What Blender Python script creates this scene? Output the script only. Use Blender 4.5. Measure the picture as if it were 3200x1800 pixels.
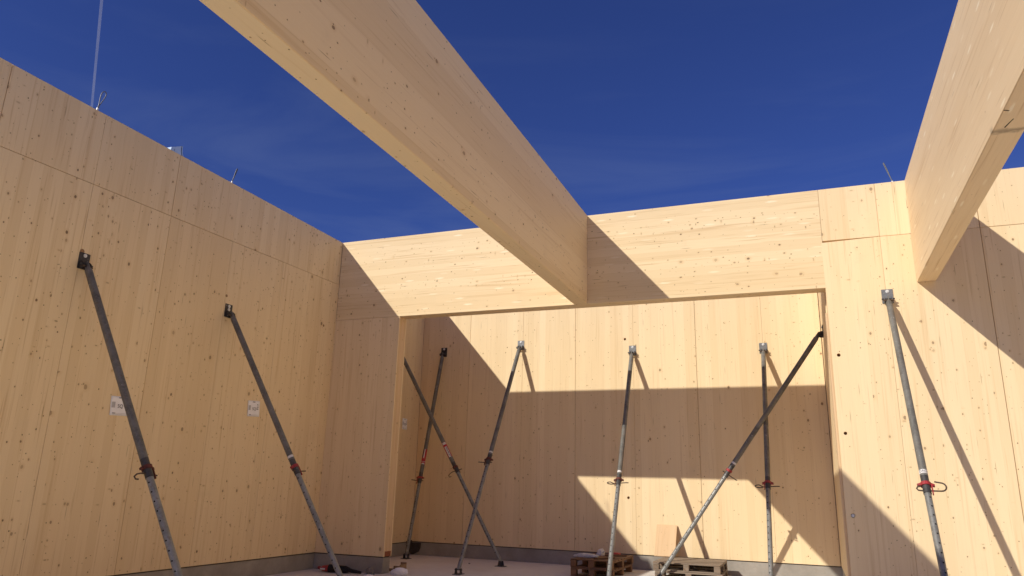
import bpy, bmesh, math, random
from mathutils import Vector, Matrix
random.seed(7)
for o in list(bpy.data.objects): bpy.data.objects.remove(o)
SC = bpy.context.scene; COL = SC.collection
S = 1.15                      # metres per survey unit
ZF = -3.8964                  # floor level in survey units
def U(x, y, z): return Vector((x*S, y*S, (z-ZF)*S))

# ------------------------------------------------------------------ camera
cam = bpy.data.cameras.new('camera'); co = bpy.data.objects.new('camera', cam); COL.objects.link(co)
yaw, pit, rol = -0.3811, 0.2661, 0.0275
fw = Vector((math.sin(yaw)*math.cos(pit), math.cos(yaw)*math.cos(pit), math.sin(pit)))
r0 = Vector((math.cos(yaw), -math.sin(yaw), 0)); u0 = r0.cross(fw)
rt = math.cos(rol)*r0 + math.sin(rol)*u0; up = -math.sin(rol)*r0 + math.cos(rol)*u0
M = Matrix((rt, up, -fw)).transposed().to_4x4(); M.translation = U(7.1687, -10.0146, -2.6129)
co.matrix_world = M
cam.sensor_width = 36; cam.sensor_fit = 'HORIZONTAL'; cam.lens = 25.718
cam.clip_start = 0.05; cam.clip_end = 200000
SC.camera = co; SC.render.resolution_x = 1024; SC.render.resolution_y = 576

# ------------------------------------------------------------------ sky and sun
LD = Vector((0.872, 1.28, -1.0)).normalized()      # direction the sunlight travels
EL = math.asin(-LD.z); AZ = math.atan2(-LD.x, -LD.y)
W = bpy.data.worlds.new('World'); SC.world = W; W.use_nodes = True
wn = W.node_tree; wn.nodes.clear()
def wnode(t): return wn.nodes.new(t)
sky = wnode('ShaderNodeTexSky'); sky.sky_type = 'NISHITA'; sky.sun_disc = False
sky.sun_elevation = EL; sky.sun_rotation = AZ
sky.altitude = 300; sky.air_density = 1.0; sky.dust_density = 0.6; sky.ozone_density = 4.0
tc = wnode('ShaderNodeTexCoord'); mp = wnode('ShaderNodeMapping'); mp.inputs['Scale'].default_value = (1.1, 2.2, 7.0); mp.inputs['Location'].default_value = (0.35, 1.2, 0.4)
mp.inputs['Rotation'].default_value = (0.2, 0.15, 0.5)
nz = wnode('ShaderNodeTexNoise'); nz.inputs['Scale'].default_value = 1.6; nz.inputs['Detail'].default_value = 7; nz.inputs['Roughness'].default_value = 0.55; nz.inputs['Distortion'].default_value = 0.6
mr = wnode('ShaderNodeMapRange'); mr.inputs['From Min'].default_value = 0.5; mr.inputs['From Max'].default_value = 0.82; mr.inputs['To Max'].default_value = 0.22
mx = wnode('ShaderNodeMix'); mx.data_type = 'RGBA'; mx.blend_type = 'MIX'; mx.inputs['B'].default_value = (2.6, 3.3, 5.2, 1)
bg = wnode('ShaderNodeBackground'); bg.inputs['Strength'].default_value = 0.07
wo = wnode('ShaderNodeOutputWorld')
wn.links.new(tc.outputs['Generated'], mp.inputs['Vector']); wn.links.new(mp.outputs[0], nz.inputs['Vector'])
wn.links.new(nz.outputs['Fac'], mr.inputs['Value']); sx = wnode('ShaderNodeSeparateXYZ'); wn.links.new(tc.outputs['Generated'], sx.inputs[0])
me_ = wnode('ShaderNodeMapRange'); me_.interpolation_type = 'SMOOTHSTEP'; wn.links.new(sx.outputs['Z'], me_.inputs['Value'])
me_.inputs['From Min'].default_value = 0.30; me_.inputs['From Max'].default_value = 0.62; me_.inputs['To Min'].default_value = 1.0; me_.inputs['To Max'].default_value = 0.12
mm = wnode('ShaderNodeMath'); mm.operation = 'MULTIPLY'; wn.links.new(mr.outputs[0], mm.inputs[0]); wn.links.new(me_.outputs[0], mm.inputs[1]); wn.links.new(mm.outputs[0], mx.inputs['Factor'])
tn = wnode('ShaderNodeMix'); tn.data_type = 'RGBA'; tn.blend_type = 'MULTIPLY'; tn.inputs['Factor'].default_value = 1.0; tn.inputs['B'].default_value = (0.40, 0.475, 0.98, 1)
wn.links.new(sky.outputs[0], tn.inputs['A']); wn.links.new(tn.outputs['Result'], mx.inputs['A']); wn.links.new(mx.outputs['Result'], bg.inputs['Color'])
wn.links.new(bg.outputs[0], wo.inputs[0])
sl = bpy.data.lights.new('sun', 'SUN'); sl.energy = 3.75; sl.angle = math.radians(0.53); sl.color = (1.0, 0.95, 0.86)
so = bpy.data.objects.new('sun', sl); COL.objects.link(so); so.location = U(-10, -20, 20)
so.rotation_euler = LD.to_track_quat('-Z', 'Y').to_euler()
SC.view_settings.view_transform = 'Standard'; SC.view_settings.look = 'None'
SC.view_settings.exposure = 0.22; SC.view_settings.gamma = 1.0; SC.view_settings.use_curve_mapping = False

SC.render.engine = 'CYCLES'; SC.cycles.max_bounces = 14; SC.cycles.diffuse_bounces = 12; SC.cycles.glossy_bounces = 4; SC.cycles.sample_clamp_indirect = 0.0; SC.cycles.use_denoising = True

# ------------------------------------------------------------------ node helper
class NT:
    def __init__(s, name):
        s.m = bpy.data.materials.new(name); s.m.use_nodes = True; s.t = s.m.node_tree; s.t.nodes.clear()
        s.out = s.t.nodes.new('ShaderNodeOutputMaterial'); s.b = s.t.nodes.new('ShaderNodeBsdfPrincipled')
        s.t.links.new(s.b.outputs[0], s.out.inputs[0])
    def n(s, t, **k):
        nd = s.t.nodes.new(t)
        for a, v in k.items(): setattr(nd, a, v)
        return nd
    def set(s, sock, v):
        if hasattr(v, 'is_output') or isinstance(v, bpy.types.NodeSocket): s.t.links.new(v, sock)
        else: sock.default_value = v
    def ma(s, op, a, b=None, c=None, clamp=False):
        nd = s.n('ShaderNodeMath', operation=op, use_clamp=clamp)
        for i, v in enumerate((a, b, c)):
            if v is not None: s.set(nd.inputs[i], v)
        return nd.outputs[0]
    def mr(s, v, a, b, c=0.0, d=1.0, smooth=False):
        nd = s.n('ShaderNodeMapRange'); nd.interpolation_type = 'SMOOTHSTEP' if smooth else 'LINEAR'
        for i, q in enumerate((v, a, b, c, d)): s.set(nd.inputs[i], q)
        return nd.outputs[0]
    def xyz(s, x, y, z=0.0):
        nd = s.n('ShaderNodeCombineXYZ')
        for i, q in enumerate((x, y, z)): s.set(nd.inputs[i], q)
        return nd.outputs[0]
    def noise(s, vec, scale=1.0, detail=3.0, rough=0.5, dist=0.0):
        nd = s.n('ShaderNodeTexNoise'); s.set(nd.inputs['Vector'], vec)
        for k, q in (('Scale', scale), ('Detail', detail), ('Roughness', rough), ('Distortion', dist)): s.set(nd.inputs[k], q)
        return nd.outputs['Fac']
    def mix(s, f, a, b, blend='MIX'):
        nd = s.n('ShaderNodeMix', data_type='RGBA', blend_type=blend)
        s.set(nd.inputs['Factor'], f)
        for k, q in (('A', a), ('B', b)):
            s.set(nd.inputs[k], (*q, 1) if isinstance(q, tuple) and len(q) == 3 else q)
        return nd.outputs['Result']
    def sep(s, v):
        nd = s.n('ShaderNodeSeparateXYZ'); s.set(nd.inputs[0], v); return nd.outputs
    def bump(s, h, st, d=0.01):
        nd = s.n('ShaderNodeBump'); s.set(nd.inputs['Strength'], st); s.set(nd.inputs['Distance'], d); s.set(nd.inputs['Height'], h)
        s.t.links.new(nd.outputs[0], s.b.inputs['Normal'])
    def white(s, vec):
        nd = s.n('ShaderNodeTexWhiteNoise', noise_dimensions='3D'); s.set(nd.inputs['Vector'], vec); return nd.outputs
    def fin(s, col, rough=0.6, metal=0.0, spec=0.3):
        s.set(s.b.inputs['Base Color'], (*col, 1) if isinstance(col, tuple) and len(col) == 3 else col)
        s.set(s.b.inputs['Roughness'], rough); s.set(s.b.inputs['Metallic'], metal); s.set(s.b.inputs['Specular IOR Level'], spec)
        return s.m

# ------------------------------------------------------------------ materials
def wood(name, grain, base=(0.865, 0.69, 0.425), bw=0.135, kd=1.0, kr=0.017, kdark=0.95, fleck=0.0, streak=0.5, edge=0.6, stain=None):
    n = NT(name)
    tcn = n.n('ShaderNodeTexCoord'); oi = n.n('ShaderNodeObjectInfo')
    vo = n.n('ShaderNodeVectorMath', operation='MULTIPLY_ADD'); n.set(vo.inputs[0], tcn.outputs['Object'])
    vo.inputs[1].default_value = (1, 1, 1)
    rnd = n.xyz(n.ma('MULTIPLY', oi.outputs['Random'], 37.0), n.ma('MULTIPLY', oi.outputs['Random'], 91.0), n.ma('MULTIPLY', oi.outputs['Random'], 53.0))
    n.set(vo.inputs[2], rnd)
    x, y, z = n.sep(vo.outputs[0])
    al, ac = {'Z': (z, n.ma('ADD', x, y)), 'X': (x, n.ma('ADD', z, y)), 'Y': (y, n.ma('ADD', z, x))}[grain]
    bf = n.ma('DIVIDE', ac, bw); bi = n.ma('FLOOR', bf); fr = n.ma('FRACT', bf)
    w1 = n.white(n.xyz(bi, 3.7, 1.1)); al2 = n.ma('MULTIPLY_ADD', w1['Value'], 6.0, al)
    seg = n.ma('FLOOR', n.ma('DIVIDE', al2, 2.7)); w2 = n.white(n.xyz(bi, seg, 5.0))
    _r, wg, wb = n.sep(w2['Color']); wr, _g, _b = n.sep(w1['Color'])
    V = n.xyz(ac, al2, n.ma('MULTIPLY', bi, 7.31))
    def stretch(a, b, c=1.0):
        nd = n.n('ShaderNodeVectorMath', operation='MULTIPLY'); n.set(nd.inputs[0], V); nd.inputs[1].default_value = (a, b, c); return nd.outputs[0]
    fine = n.noise(stretch(85, 1.6), 1, 4, 0.6)
    st1 = n.noise(stretch(16, 0.42), 1, 3, 0.55, 0.4)
    st2 = n.noise(stretch(38, 0.9), 1, 2, 0.5)
    blot = n.noise(vo.outputs[0], 0.55, 3, 0.5)
    col = n.mix(wr, base, tuple(c*k for c, k in zip(base, (0.91, 0.88, 0.83))))
    col = n.mix(n.ma('MULTIPLY', n.mr(wg, 0.55, 1.0), 0.2), col, (base[0]*1.0, base[1]*0.955, base[2]*0.89))
    col = n.mix(n.mr(fine, 0.3, 0.7, 0, 0.14), col, tuple(c*k for c, k in zip(base, (0.74, 0.66, 0.55))))
    col = n.mix(n.mr(st1, 0.54, 0.74, 0, streak, True), col, tuple(c*k for c, k in zip(base, (0.70, 0.59, 0.46))))
    col = n.mix(n.mr(st2, 0.60, 0.74, 0, streak*0.9, True), col, tuple(c*k for c, k in zip(base, (0.60, 0.48, 0.36))))
    col = n.mix(n.mr(blot, 0.35, 0.7, 0, 0.16), col, tuple(c*k for c, k in zip(base, (0.88, 0.82, 0.76))))
    # knots: whorl-biased round ones, small dark dots, and sliced spike knots lying across the grain
    ph = n.ma('FRACT', n.ma('DIVIDE', al2, 0.47)); tri = n.ma('ABSOLUTE', n.ma('SUBTRACT', ph, 0.5))
    wh = n.mr(tri, 0.05, 0.30, 1.0, 0.72)
    wob = n.noise(stretch(14, 14), 1, 2, 0.5)
    acw = n.ma('MULTIPLY_ADD', wob, 0.016, ac)
    def knots(sc, rmin, rmax, prob, op, halo, sa, sl, seed):
        nonlocal col
        vk = n.n('ShaderNodeTexVoronoi', voronoi_dimensions='2D', feature='F1')
        n.set(vk.inputs['Vector'], n.xyz(n.ma('MULTIPLY_ADD', acw, sa, seed), n.ma('MULTIPLY', al2, sl), 0)); vk.inputs['Scale'].default_value = sc
        cr, cg, cb = n.sep(vk.outputs['Color'])
        on = n.ma('GREATER_THAN', n.ma('MULTIPLY', cr, wh), n.ma('SUBTRACT', 1.0, n.ma('MULTIPLY', n.ma('MULTIPLY_ADD', _g, 1.1, 0.42), prob)))
        r = n.ma('MULTIPLY', n.ma('MULTIPLY_ADD', n.ma('MULTIPLY', cb, cb), (rmax-rmin)*sc, rmin*sc), wh)
        d = vk.outputs['Distance']
        k = n.ma('MULTIPLY', n.mr(d, n.ma('MULTIPLY', r, 0.75), n.ma('MULTIPLY', r, 1.05), 1.0, 0.0, True), on)
        h = n.ma('MULTIPLY', n.mr(d, r, n.ma('MULTIPLY', r, 3.0), 1.0, 0.0, True), on)
        col = n.mix(n.ma('MULTIPLY', h, halo), col, tuple(c*q for c, q in zip(base, (0.74, 0.62, 0.47))))
        kc = n.mix(cg, (0.085, 0.038, 0.016), (0.27, 0.14, 0.065))
        col = n.mix(n.ma('MULTIPLY', k, n.ma('MULTIPLY', n.ma('MULTIPLY_ADD', cg, -0.5, 1.0), op)), col, kc)
    knots(2.9, kr*0.7, kr*1.35, 0.34*kd, kdark*0.85, 0.32, 1.0, 0.75, 5.1)
    knots(5.0, kr*0.30, kr*0.85, 0.52*kd, kdark, 0.22, 1.0, 0.75, 0.0)
    knots(7.4, kr*0.24, kr*0.5, 0.56*kd, kdark, 0.06, 1.0, 0.8, 3.3)
    knots(4.1, kr*0.40, kr*0.62, 0.34*kd, kdark*0.55, 0.2, 0.42, 1.0, 7.7)
    # short dark checks and resin streaks along the grain
    vs = n.n('ShaderNodeTexVoronoi', voronoi_dimensions='2D', feature='F1'); n.set(vs.inputs['Vector'], n.xyz(ac, n.ma('MULTIPLY', al2, 0.05), 0)); vs.inputs['Scale'].default_value = 7.0
    sr, sg, sb = n.sep(vs.outputs['Color'])
    ck = n.ma('MULTIPLY', n.mr(vs.outputs['Distance'], 0.016, 0.036, 1, 0), n.ma('GREATER_THAN', sr, 0.62))
    col = n.mix(n.ma('MULTIPLY', ck, 0.55), col, (0.17, 0.085, 0.035))
    # glue lines between the boards
    ed = n.ma('MULTIPLY', n.mr(n.ma('ABSOLUTE', n.ma('SUBTRACT', fr, 0.5)), 0.488, 0.497), n.mr(n.noise(stretch(0.3, 0.5), 1, 2), 0.44, 0.62))
    col = n.mix(n.ma('MULTIPLY', ed, edge*0.6), col, tuple(c*k for c, k in zip(base, (0.5, 0.38, 0.27))))
    if fleck:
        vf = n.n('ShaderNodeTexVoronoi', voronoi_dimensions='2D', feature='F1'); n.set(vf.inputs['Vector'], n.xyz(acw, n.ma('MULTIPLY', al2, 0.17), 0)); vf.inputs['Scale'].default_value = 7.5
        fr_, fg_, fb_ = n.sep(vf.outputs['Color'])
        fm = n.ma('MULTIPLY', n.mr(vf.outputs['Distance'], 0.05, 0.15, 1, 0, True), n.ma('POWER', n.mr(fr_, 0.3, 1.0), 1.6))
        col = n.mix(n.ma('MULTIPLY', fm, fleck), col, (0.95, 0.83, 0.60))
    if stain:      # strap grime: band across the beam at object y0
        y0, wd, zlim = stain
        px, py, pz = n.sep(tcn.outputs['Object'])
        wv = n.noise(tcn.outputs['Object'], 9.0, 4, 0.6)
        dd = n.ma('ABSOLUTE', n.ma('SUBTRACT', n.ma('MULTIPLY_ADD', wv, 0.14, py), y0+0.07))
        sm = n.ma('MULTIPLY', n.mr(dd, 0.0, wd, 1, 0, True), n.mr(n.ma('MULTIPLY_ADD', wv, 0.08, pz), zlim, zlim+0.11, 1, 0, True))
        col = n.mix(n.ma('MULTIPLY', sm, 0.85), col, (0.10, 0.085, 0.07))
    orr = n.ma('FRACT', n.ma('MULTIPLY', oi.outputs['Random'], 17.3))
    col = n.mix(n.ma('MULTIPLY', orr, 0.26), col, tuple(c*k for c, k in zip(base, (0.80, 0.74, 0.68))), 'MIX')
    dirt = n.noise(vo.outputs[0], 1.3, 6, 0.7)
    col = n.mix(n.mr(dirt, 0.60, 0.78, 0, 0.22, True), col, tuple(c*k for c, k in zip(base, (0.66, 0.60, 0.55))))
    n.bump(fine, 0.12, 0.002)
    return n.fin(col, n.mr(fine, 0.3, 0.7, 0.55, 0.72), 0, 0.25)

MW_L = wood('spruce_wall_left', 'Z', kd=1.35, kr=0.0205, streak=0.5)
MW_B = wood('spruce_wall_back', 'Z', kd=1.05, kr=0.0175, streak=0.3)
MW_R = wood('spruce_wall_right', 'Z', kd=1.15, kr=0.019, streak=0.4, kdark=0.85)
MW_H = wood('spruce_header', 'X', base=(0.82, 0.65, 0.395), bw=0.15, kd=1.05, kr=0.020, fleck=0.62, streak=0.6)
MW_B1 = wood('spruce_beam_centre', 'Y', bw=0.55, kd=1.1, kr=0.021, kdark=1.0, streak=0.35)
MW_B2 = wood('spruce_beam_right', 'Y', base=(0.82, 0.64, 0.40), bw=0.20, kd=0.3, kr=0.012, fleck=0.9, streak=0.6, stain=(-4.84, 0.07, 4.48))
MW_END = wood('spruce_end_grain', 'Z', base=(0.72, 0.52, 0.31), bw=0.04, kd=0.8, kr=0.014, streak=0.6)
MW_CORE = wood('spruce_core', 'X', base=(0.66, 0.48, 0.29), bw=0.09, kd=0.4)
def simple(name, base, var=0.3, sc=6.0, rough=0.7, metal=0.0, spec=0.3, dark=None, bump=0.2, bd=0.01):
    n = NT(name); tcn = n.n('ShaderNodeTexCoord'); f = n.noise(tcn.outputs['Object'], sc, 6, 0.6); g = n.noise(tcn.outputs['Object'], sc*7, 4, 0.6)
    dk = dark or tuple(c*(1-var) for c in base)
    col = n.mix(n.mr(f, 0.35, 0.68), base, dk); col = n.mix(n.mr(g, 0.45, 0.75, 0, 0.45), col, tuple(c*(1-var*0.8) for c in base))
    if bump: n.bump(g, bump, bd)
    return n.fin(col, n.mr(g, 0.3, 0.7, rough-0.08, min(1, rough+0.1)), metal, spec)
M_CONC = simple('concrete_plinth', (0.37, 0.335, 0.285), 0.3, 2.2, 0.9, bump=0.3, bd=0.006)
M_FLOOR = simple('concrete_floor', (0.76, 0.72, 0.655), 0.10, 0.9, 0.92, bump=0.25, bd=0.004, dark=(0.64, 0.585, 0.51))
M_GROUND = simple('gravel_ground', (0.36, 0.31, 0.25), 0.4, 3.0, 0.95, bump=0.5, bd=0.03)
M_MORTAR = simple('mortar_gap', (0.10, 0.085, 0.07), 0.4, 12, 0.95)
def galv(name, base, var, rough, metal):
    n = NT(name); tcn = n.n('ShaderNodeTexCoord'); oi = n.n('ShaderNodeObjectInfo')
    vo = n.n('ShaderNodeVectorMath', operation='ADD'); n.set(vo.inputs[0], tcn.outputs['Object']); n.set(vo.inputs[1], n.xyz(n.ma('MULTIPLY', oi.outputs['Random'], 40), 0, 0))
    a = n.noise(vo.outputs[0], 5, 4, 0.6, 0.5); b = n.noise(vo.outputs[0], 45, 3, 0.6); c = n.noise(vo.outputs[0], 16, 3, 0.7)
    col = n.mix(n.mr(a, 0.38, 0.66), base, tuple(k*(1-var) for k in base)); col = n.mix(n.mr(b, 0.4, 0.75, 0, 0.5), col, tuple(k*1.25 for k in base))
    col = n.mix(n.mr(c, 0.65, 0.73, 0, 0.4), col, (0.62, 0.60, 0.55)); col = n.mix(n.mr(c, 0.40, 0.30, 0, 0.6), col, (0.16, 0.10, 0.06))
    n.bump(b, 0.1, 0.002)
    return n.fin(col, n.mr(a, 0.3, 0.7, rough-0.1, rough+0.12), metal, 0.4)
M_TUBE = galv('galvanised_upper_tube', (0.185, 0.175, 0.150), 0.5, 0.5, 0.12)
M_TUBE2 = galv('galvanised_lower_tube', (0.26, 0.255, 0.23), 0.4, 0.42, 0.25)
M_DARKST = galv('dark_oiled_steel', (0.085, 0.08, 0.075), 0.4, 0.5, 0.4)
M_PLATE = galv('steel_plate', (0.20, 0.205, 0.21), 0.35, 0.5, 0.45)
M_PLATED = galv('black_steel_plate', (0.055, 0.05, 0.048), 0.35, 0.55, 0.3)
M_RED = simple('worn_red_paint', (0.42, 0.03, 0.035), 0.45, 20, 0.5, 0.0, 0.5, dark=(0.20, 0.03, 0.025), bump=0.15, bd=0.003)
M_REDD = simple('rusty_red_paint', (0.16, 0.045, 0.03), 0.5, 18, 0.65, 0.1, 0.4, bump=0.2, bd=0.003)
M_RUST = simple('rusty_wire', (0.13, 0.085, 0.055), 0.45, 30, 0.6, 0.3, 0.4)
M_ZINC = simple('bright_zinc', (0.72, 0.72, 0.70), 0.12, 30, 0.45, 0.25, 0.5)
M_HOLE = simple('hole_black', (0.012, 0.011, 0.010), 0.2, 30, 0.9)
M_PAPER = simple('paper_white', (0.90, 0.885, 0.87), 0.04, 8, 0.8, bump=0.1)
M_INK = simple('ink_black', (0.07, 0.065, 0.065), 0.2, 30, 0.8)
M_INKG = simple('ink_grey', (0.55, 0.53, 0.52), 0.2, 40, 0.8)
M_WHITE = simple('sticker_white', (0.75, 0.72, 0.68), 0.15, 40, 0.5)
M_SRED = simple('sticker_red', (0.50, 0.035, 0.04), 0.2, 30, 0.5)
M_PAL = wood('pallet_wood', 'X', base=(0.27, 0.215, 0.165), bw=0.09, kd=0.6, streak=0.7)
M_PALY = wood('pallet_wood_cross', 'Y', base=(0.24, 0.185, 0.135), bw=0.09, kd=0.6, streak=0.7)
M_PALO = wood('pallet_wood_brown', 'X', base=(0.20, 0.105, 0.052), bw=0.09, kd=0.6, streak=0.7)
M_PALOY = wood('pallet_wood_brown_cross', 'Y', base=(0.24, 0.13, 0.065), bw=0.09, kd=0.6, streak=0.7)
M_REDWOOD = simple('reddish_block', (0.30, 0.10, 0.045), 0.3, 12, 0.8)
M_BLUE = simple('light_blue_plastic', (0.46, 0.64, 0.92), 0.12, 5, 0.45, bump=0.2)
M_BLUED = simple('dark_blue_strip', (0.02, 0.045, 0.14), 0.2, 10, 0.5)
M_PLASTIC = simple('cloudy_plastic', (0.72, 0.70, 0.66), 0.25, 14, 0.4, bump=0.6, bd=0.02)
M_CARD = simple('cardboard', (0.34, 0.23, 0.13), 0.25, 8, 0.85)
M_BLACK = simple('black_rubber', (0.014, 0.013, 0.013), 0.3, 12, 0.7)
M_STONE = simple('grey_rubble', (0.22, 0.205, 0.185), 0.4, 14, 0.9, bump=0.6, bd=0.02)
M_CSHADE = simple('corner_shade_brown', (0.10, 0.075, 0.055), 0.4, 10, 0.8, bump=0.6, bd=0.02)  # deep shade of the far left corner, put into a colour

# ------------------------------------------------------------------ mesh helpers
class MB:
    def __init__(s): s.v = []; s.f = []; s.sm = []
    def add(s, vs, fs, smooth=False):
        k = len(s.v); s.v += [tuple(p) for p in vs]; s.f += [tuple(i+k for i in f) for f in fs]; s.sm += [smooth]*len(fs); return s
    def box(s, a, b, m=None):
        (x0, y0, z0), (x1, y1, z1) = a, b
        vs = [Vector(p) for p in ((x0,y0,z0),(x1,y0,z0),(x1,y1,z0),(x0,y1,z0),(x0,y0,z1),(x1,y0,z1),(x1,y1,z1),(x0,y1,z1))]
        if m: vs = [m @ p for p in vs]
        return s.add(vs, [(0,3,2,1),(4,5,6,7),(0,1,5,4),(1,2,6,5),(2,3,7,6),(3,0,4,7)])
    def cyl(s, p0, p1, r0, r1=None, seg=20, caps=True, smooth=True):
        r1 = r0 if r1 is None else r1; p0, p1 = Vector(p0), Vector(p1); a = (p1-p0).normalized()
        t = a.cross(Vector((0,0,1)) if abs(a.z) < 0.9 else Vector((1,0,0))).normalized(); b = a.cross(t)
        vs = []
        for p, r in ((p0, r0), (p1, r1)):
            vs += [p + (t*math.cos(2*math.pi*i/seg)+b*math.sin(2*math.pi*i/seg))*r for i in range(seg)]
        s.add(vs, [(i, (i+1) % seg, seg+(i+1) % seg, seg+i) for i in range(seg)], smooth)
        if caps: s.add(vs[:seg], [tuple(reversed(range(seg)))]); s.add(vs[seg:], [tuple(range(seg))])
        return s
    def tube(s, pts, r, seg=8, closed=False):
        pts = [Vector(p) for p in pts]; n = len(pts); vs = []; ref = None
        for i, p in enumerate(pts):
            a = (pts[(i+1) % n if closed else min(i+1, n-1)] - pts[(i-1) % n if closed else max(i-1, 0)]).normalized()
            if ref is None: ref = a.cross(Vector((0.31, 0.17, 0.93))).normalized()
            t = (ref - a*ref.dot(a)).normalized(); ref = t; b = a.cross(t)
            vs += [p + (t*math.cos(2*math.pi*j/seg)+b*math.sin(2*math.pi*j/seg))*r for j in range(seg)]
        m = n if closed else n-1
        s.add(vs, [(i*seg+j, i*seg+(j+1) % seg, ((i+1) % n)*seg+(j+1) % seg, ((i+1) % n)*seg+j) for i in range(m) for j in range(seg)], True)
        if not closed: s.add(vs[:seg], [tuple(reversed(range(seg)))]); s.add(vs[-seg:], [tuple(range(seg))])
        return s
    def prism(s, poly, ext):
        poly = [Vector(p) for p in poly]; e = Vector(ext); n = len(poly)
        return s.add(poly+[p+e for p in poly], [tuple(reversed(range(n))), tuple(range(n, 2*n))]+[(i, (i+1) % n, n+(i+1) % n, n+i) for i in range(n)])
    def mesh(s, name):
        me = bpy.data.meshes.new(name); me.from_pydata(s.v, [], s.f); me.validate()
        if len(me.polygons) == len(s.sm): me.polygons.foreach_set('use_smooth', s.sm)
        bm = bmesh.new(); bm.from_mesh(me); bmesh.ops.recalc_face_normals(bm, faces=bm.faces); bm.to_mesh(me); bm.free()
        return me
    def obj(s, name, mat, parent=None, loc=None):
        return link(name, s.mesh(name), mat, parent, loc)
def link(name, me, mat, parent=None, loc=None):
    if mat and not me.materials: me.materials.append(mat)
    o = bpy.data.objects.new(name, me); COL.objects.link(o)
    if loc is not None: o.location = loc
    if parent: o.parent = parent
    return o
def tag(o, label=None, cat=None, group=None, kind=None):
    for k, v in (('label', label), ('category', cat), ('group', group), ('kind', kind)):
        if v: o[k] = v
    return o
def thing(name, loc, label, cat, group=None):
    e = bpy.data.objects.new(name, None); COL.objects.link(e); e.location = loc; e.empty_display_size = 0.1
    return tag(e, label, cat, group)
def block(name, corners, mat, parent, off=0.003, seg=1):
    """bevelled eight-corner block; corners are bottom ring then top ring"""
    bm = bmesh.new(); vs = [bm.verts.new(c) for c in corners]
    for f in ((0,3,2,1),(4,5,6,7),(0,1,5,4),(1,2,6,5),(2,3,7,6),(3,0,4,7)): bm.faces.new([vs[i] for i in f])
    bmesh.ops.recalc_face_normals(bm, faces=bm.faces)
    if off: bmesh.ops.bevel(bm, geom=bm.edges[:], offset=off, segments=seg, affect='EDGES')
    me = bpy.data.meshes.new(name); bm.to_mesh(me); bm.free()
    return link(name, me, mat, parent)
def bx(a, b):
    (x0,y0,z0), (x1,y1,z1) = a, b
    return [(x0,y0,z0),(x1,y0,z0),(x1,y1,z0),(x0,y1,z0),(x0,y0,z1),(x1,y0,z1),(x1,y1,z1),(x0,y1,z1)]
def cut(o, p0, p1, r):
    """drill a real round hole"""
    c = MB().cyl(p0, p1, r, seg=20, smooth=False).obj('cutter', None); c.parent = o.parent
    md = o.modifiers.new('hole', 'BOOLEAN'); md.operation = 'DIFFERENCE'; md.object = c; md.solver = 'EXACT'
    bpy.context.view_layer.update(); dg = bpy.context.evaluated_depsgraph_get()
    me = bpy.data.meshes.new_from_object(o.evaluated_get(dg)); o.modifiers.clear(); o.data = me
    bpy.data.objects.remove(c)
def text_mesh(txt, size):
    c = bpy.data.curves.new('t', 'FONT'); c.body = txt; c.size = size; c.align_x = 'CENTER'; c.align_y = 'CENTER'
    o = bpy.data.objects.new('t', c); COL.objects.link(o); bpy.context.view_layer.update()
    me = bpy.data.meshes.new_from_object(o.evaluated_get(bpy.context.evaluated_depsgraph_get())); bpy.data.objects.remove(o); me.materials.clear(); return me

# ------------------------------------------------------------------ levels (metres)
ZT = U(0,0,1.370).z; Z0 = U(0,0,0).z; ZW = U(0,0,-3.6553).z
XL = 1.223*S; XR = 7.549*S; D = 3.064*S; TJ = 0.231*S
XE = 20.0*S; YR = -28.0*S; XBR = 7.538*S
PL = 0.03                                           # thickness of a face panel

# ------------------------------------------------------------------ ground and floor
g = MB().box((-220, -220, -0.6), (220, 220, -0.15)).obj('ground', M_GROUND); tag(g, kind='structure')
f = MB().box((-0.3, YR-0.3, -0.145), (XE+0.3, D+0.35, 0.0)).obj('floor', M_FLOOR); tag(f, kind='structure')

# ------------------------------------------------------------------ walls
GAP, THIN = 0.0038, 0.0013
def wall(name, label, axis, plane, ns, T, pieces, core, mat, loc, coremat=None, back=None):
    """axis: the direction the wall runs in; plane: its visible face; ns: sign of the visible normal"""
    w = thing(name, loc, label, 'wall'); L = Vector(loc); out = []
    def P(a, dd, z):
        q = plane - ns*dd
        return (Vector((a, q, z)) if axis == 'x' else Vector((q, a, z))) - L
    def slab(nm, a0, a1, zb0, zb1, zt0, zt1, d0, d1, m, off):
        return block(nm, [P(a0,d0,zb0), P(a1,d0,zb1), P(a1,d1,zb1), P(a0,d1,zb0), P(a0,d0,zt0), P(a1,d0,zt1), P(a1,d1,zt1), P(a0,d1,zt0)], m, w, off)
    for pc in pieces:
        jit = random.uniform(-0.0028, 0.0028)
        out.append(slab('panel', *pc, jit, PL, mat, 0.0022))
    for a0, a1, z0, z1 in core: slab('core_layer', a0, a1, z0, z0, z1, z1, PL+0.001, T-(PL if back else 0), coremat or MW_CORE, 0.002)
    for a0, a1, z0, z1 in (back or []): slab('back_panel', a0, a1, z0, z0, z1, z1, T-PL+0.001, T, mat, 0.002)
    return w, out
def split(cuts, gaps, z0f, z1f):
    r = []
    for i in range(len(cuts)-1):
        a, b = cuts[i]+gaps[i], cuts[i+1]-gaps[i+1]
        r.append((a, b, z0f(a), z0f(b), z1f(a), z1f(b)))
    return r
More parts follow.
